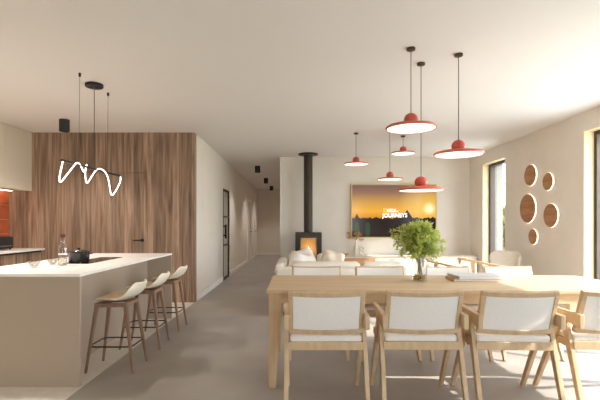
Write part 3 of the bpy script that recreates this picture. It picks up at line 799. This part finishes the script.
vz = thing('ring_vase', 'small white ornament of two stacked rings beside the tall vase', 'ornament', (1.385, 9.16, ZC))
for z in (.066, .151):
    pts = [(.042*math.cos(2*PI*k/24), 0, z+.042*math.sin(2*PI*k/24)) for k in range(24)]
    obj('ring', tube(B(), pts, .022, 10, closed=True), M_ceramic, vz, smooth=True)
obj('base', lathe(B(), [(0,0),(.04,0),(.04,.012),(.02,.016),(0,.016)], 24), M_ceramic, vz, smooth=True)
tr = thing('wooden_bowl', 'small brown wooden bowl on the left end of the media cabinet', 'bowl', (1.02, 9.12, ZC))
obj('bowl', lathe(B(), [(0,0),(.04,0),(.07,.02),(.085,.045),(.08,.045),(.062,.024),(0,.012)], 32), M_draw, tr, smooth=True)

# sofa (L shape, back towards the table)
SX0, SX1, SY0 = -.31, 1.52, 5.80
t = thing('corner_sofa', 'cream fabric corner sofa with its back to the dining table', 'sofa', (SX0, SY0, 0))
sw = SX1-SX0
obj('base', bx(.02, sw-.02, .02, .95, .07, .3), M_sofa, t, bevel=.03, seg=3)
obj('chaise_base', bx(.02, 1.0, .951, 1.62, .07, .3), M_sofa, t, bevel=.03, seg=3)
obj('back', bx(.0, sw, 0, .2, .08, .675), M_sofa, t, bevel=.06, seg=5)
obj('armrest', bx(.0, .14, .205, 1.6, .08, .70), M_sofa, t, bevel=.05, seg=5)
for x0, x1, y1 in ((.145, 1.0, 1.6), (1.005, sw-.01, .95)):
    obj('seat_cushion', bx(x0, x1, .21, y1, .29, .45), M_sofa, t, bevel=.05, seg=4)
for x0, x1 in ((.22, 1.205), (1.215, sw-.02)):
    obj('back_cushion', bx(x0, x1, .16, .37, .44, .735), M_sofa, t, bevel=.075, seg=5)
for x in (.08, sw-.08):
    for y in (.08, .88): obj('foot', bx(x-.03, x+.03, y-.03, y+.03, 0, .072), M_oak, t)
def pillow(label, loc, rot, w, h, tk, m):
    o = obj('pillow', pillow_bm(w, h, tk), m, None, smooth=True); o.location = loc; o.rotation_euler = rot
    tag(o, label, 'pillow', 'pillows on the corner sofa')
pillow('large white pillow leaning in the left corner of the sofa', (.07, 6.42, .655), (-.8, .4, .2), .42, .42, .2, M_pilwhite)
pillow('white pillow lying against the sofa arm behind the large one', (.10, 6.92, .67), (-.75, -.3, .15), .42, .46, .18, M_pilwhite)
pillow('beige pillow in the sofa corner, right of the large white one', (.53, 6.5, .68), (-.7, .22, -.1), .36, .44, .15, M_pilbeige)
pillow('cream pillow lying flat, rightmost of the pillows in the sofa corner', (.52, 7.0, .62), (-.95, .05, -.05), .42, .46, .2, M_pilwhite)
# wooden lounge armchair
t = thing('lounge_armchair', 'oak framed lounge armchair with cream cushions beyond the table\'s right end', 'armchair', (2.16, 5.62, 0), math.radians(21))
def lc(s, back=0):
    x = s*.31
    b = B(); hexa(b, [(x-.022,-.42,.705),(x+.022,-.42,.705),(x+.022,.42,.765),(x-.022,.42,.765)], [(x-.022,-.42,.735),(x+.022,-.42,.735),(x+.022,.42,.79),(x-.022,.42,.79)])
    obj('armrest', b, M_oak, t, bevel=.005)
    for y0, y1, z, wd in ((.42, .38, .765, .045), (.05, .13, .745, .075), (-.4, -.34, .71, .05)):
        b = B(); bar(b, (x, y0, 0), (x, y1, z), .03, .032, .034, wd); obj('leg', b, M_oak, t, bevel=.004)
lc(-1); lc(1)
b = B(); box(b, -.29, .29, -.33, -.3, .26, .32); box(b, -.29, .29, .33, .36, .3, .36); box(b, -.29, -.26, -.3, .33, .27, .33); box(b, .26, .29, -.3, .33, .27, .33)
obj('seat_frame', b, M_oak, t, bevel=.003)
obj('seat_cushion', bx(-.26, .26, -.2, .36, .33, .45), M_sofa, t, bevel=.04, seg=4)
b = B(); hexa(b, [(-.26,.22,.44),(.26,.22,.44),(.26,.36,.42),(-.26,.36,.42)], [(-.27,.34,.73),(.27,.34,.73),(.27,.48,.71),(-.27,.48,.71)])
obj('back_cushion', b, M_sofa, t, bevel=.04, seg=4)
# white tub chair near the right wall
t = thing('tub_chair', 'rounded white tub chair in front of the right wall under the wood discs', 'armchair', (3.34, 6.9, 0), math.radians(150))
def tub():
    bm = B(); rows = []; n = 18
    for i, (r, z) in enumerate(((.19,.30),(.21,.42),(.22,.56),(.23,.70),(.24,.83))):
        row = []
        for k in range(n+1):
            a = math.radians(-20+220*k/n); cut = (max(0, 1-math.sin(math.radians(180*k/n))*1.0))**2*.10*(i/4)
            row.append(bm.verts.new((r*math.cos(a), -r*math.sin(a), z-cut)))
        rows.append(row)
    for a, c in zip(rows[:-1], rows[1:]):
        for k in range(n): bm.faces.new((a[k], a[k+1], c[k+1], c[k]))
    return bm
s = obj('back_shell', tub(), M_sofa, t, smooth=True)
m = s.modifiers.new('solid', 'SOLIDIFY'); m.thickness = .05; m.offset = -1
m = s.modifiers.new('sub', 'SUBSURF'); m.levels = 1; m.render_levels = 2
obj('seat', lathe(B(), [(0,.3),(.15,.3),(.18,.33),(.18,.43),(.16,.46),(0,.465)], 36), M_sofa, t, smooth=True)
for k in range(4):
    a = PI/4+k*PI/2; b = B(); tube(b, [(math.cos(a)*.19, math.sin(a)*.19, 0), (math.cos(a)*.13, math.sin(a)*.13, .31)], .015, 10, radii=[.01,.016]); obj('leg', b, M_oak, t, smooth=True)

# backlit wooden discs on the right wall
discs = [(7.06, 1.522, .235, 'largest round backlit wood disc on the right wall'), (6.42, 1.393, .175, 'second largest backlit wood disc, right of the largest'),
         (6.98, 2.057, .172, 'backlit wood disc at the top of the group, above the largest'), (6.49, 1.905, .13, 'small backlit wood disc at the upper right of the group'),
         (6.90, 1.064, .122, 'small backlit wood disc at the bottom of the group')]
for y, z, r, l in discs:
    t = thing('wall_disc_light', l, 'wall light', (XR, y, z), group='backlit wood discs on the right wall')
    obj('wood_disc', lathe(B(), [(0,-.022),(r-.002,-.022),(r,-.02),(r,-.012),(0,-.012)], 48, 'X'), M_oakd, t, smooth=True)
    obj('led_ring', lathe(B(), [(r*.55,-.012),(r-.004,-.0115),(r-.004,-.004),(r*.55,-.004)], 48, 'X'), M_halo, t)
    obj('mount', lathe(B(), [(0,-.012),(r*.5,-.012),(r*.5,-.0005),(0,-.0005)], 32, 'X'), M_matblack, t)

# ------------------------------------------------------------------ light
W = bpy.data.worlds.new('sky'); bpy.context.scene.world = W; W.use_nodes = True
nt = W.node_tree; bg = nt.nodes['Background']
sky = nt.nodes.new('ShaderNodeTexCoord'); sp_ = nt.nodes.new('ShaderNodeSeparateXYZ'); nt.links.new(sky.outputs['Generated'], sp_.inputs[0])
cr = nt.nodes.new('ShaderNodeValToRGB'); e = cr.color_ramp.elements
e[0].position = .0; e[0].color = (.88,.93,.97,1); e[1].position = .6; e[1].color = (.62,.76,.95,1)
nt.links.new(sp_.outputs[2], cr.inputs['Fac']); nt.links.new(cr.outputs[0], bg.inputs['Color']); bg.inputs['Strength'].default_value = 8
def portal(name, loc, rot, sx, sy):
    d = bpy.data.lights.new(name, 'AREA'); d.shape = 'RECTANGLE'; d.size = sx; d.size_y = sy; d.cycles.is_portal = True
    o = bpy.data.objects.new(name, d); C.objects.link(o); o.location = loc; o.rotation_euler = rot
portal('window_portal', (WT+.02, (W1a+W1b)/2, WH/2), (0, PI/2, 0), WH, W1b-W1a)
portal('window_portal', (WT+.02, (W2a+W2b)/2, WH/2), (0, PI/2, 0), WH, W2b-W2a)
portal('window_portal', ((RA+RB)/2, YF-.21, 1.25), (PI/2, 0, 0), RB-RA, 2.5)
d = bpy.data.lights.new('sun', 'SUN'); d.energy = 7.5; d.angle = math.radians(.8); d.color = (1,.95,.88)
o = bpy.data.objects.new('sun', d); C.objects.link(o)
sd = Vector((-.80, .22, -.57)); o.rotation_euler = sd.to_track_quat('-Z', 'Y').to_euler()
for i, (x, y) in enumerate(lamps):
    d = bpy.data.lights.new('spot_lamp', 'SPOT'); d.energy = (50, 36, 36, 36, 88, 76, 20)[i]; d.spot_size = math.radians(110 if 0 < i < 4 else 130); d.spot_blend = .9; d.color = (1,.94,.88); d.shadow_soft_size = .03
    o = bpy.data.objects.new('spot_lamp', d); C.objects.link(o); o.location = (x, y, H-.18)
d = bpy.data.lights.new('fire_glow', 'POINT'); d.energy = .8; d.color = (1,.82,.55); d.shadow_soft_size = .05
o = bpy.data.objects.new('fire_glow', d); C.objects.link(o); o.location = (SX, SY-.12, .86)

# ------------------------------------------------------------------ camera
cd = bpy.data.cameras.new('camera'); cam = bpy.data.objects.new('camera', cd); C.objects.link(cam)
cam.location = (0, 0, 1.25); cam.rotation_euler = (PI/2, 0, 0)
cd.sensor_width = 36; cd.lens = 430/600*36; cd.shift_x = 3/600; cd.shift_y = 25/600; cd.clip_start = .05
S = bpy.context.scene; S.camera = cam
S.view_settings.view_transform = 'Standard'; S.view_settings.look = 'None'; S.view_settings.gamma = 1; S.view_settings.use_curve_mapping = False
S.view_settings.exposure = .7
S.cycles.max_bounces = 14; S.cycles.diffuse_bounces = 8; S.cycles.transparent_max_bounces = 16
S.cycles.caustics_reflective = False; S.cycles.caustics_refractive = False
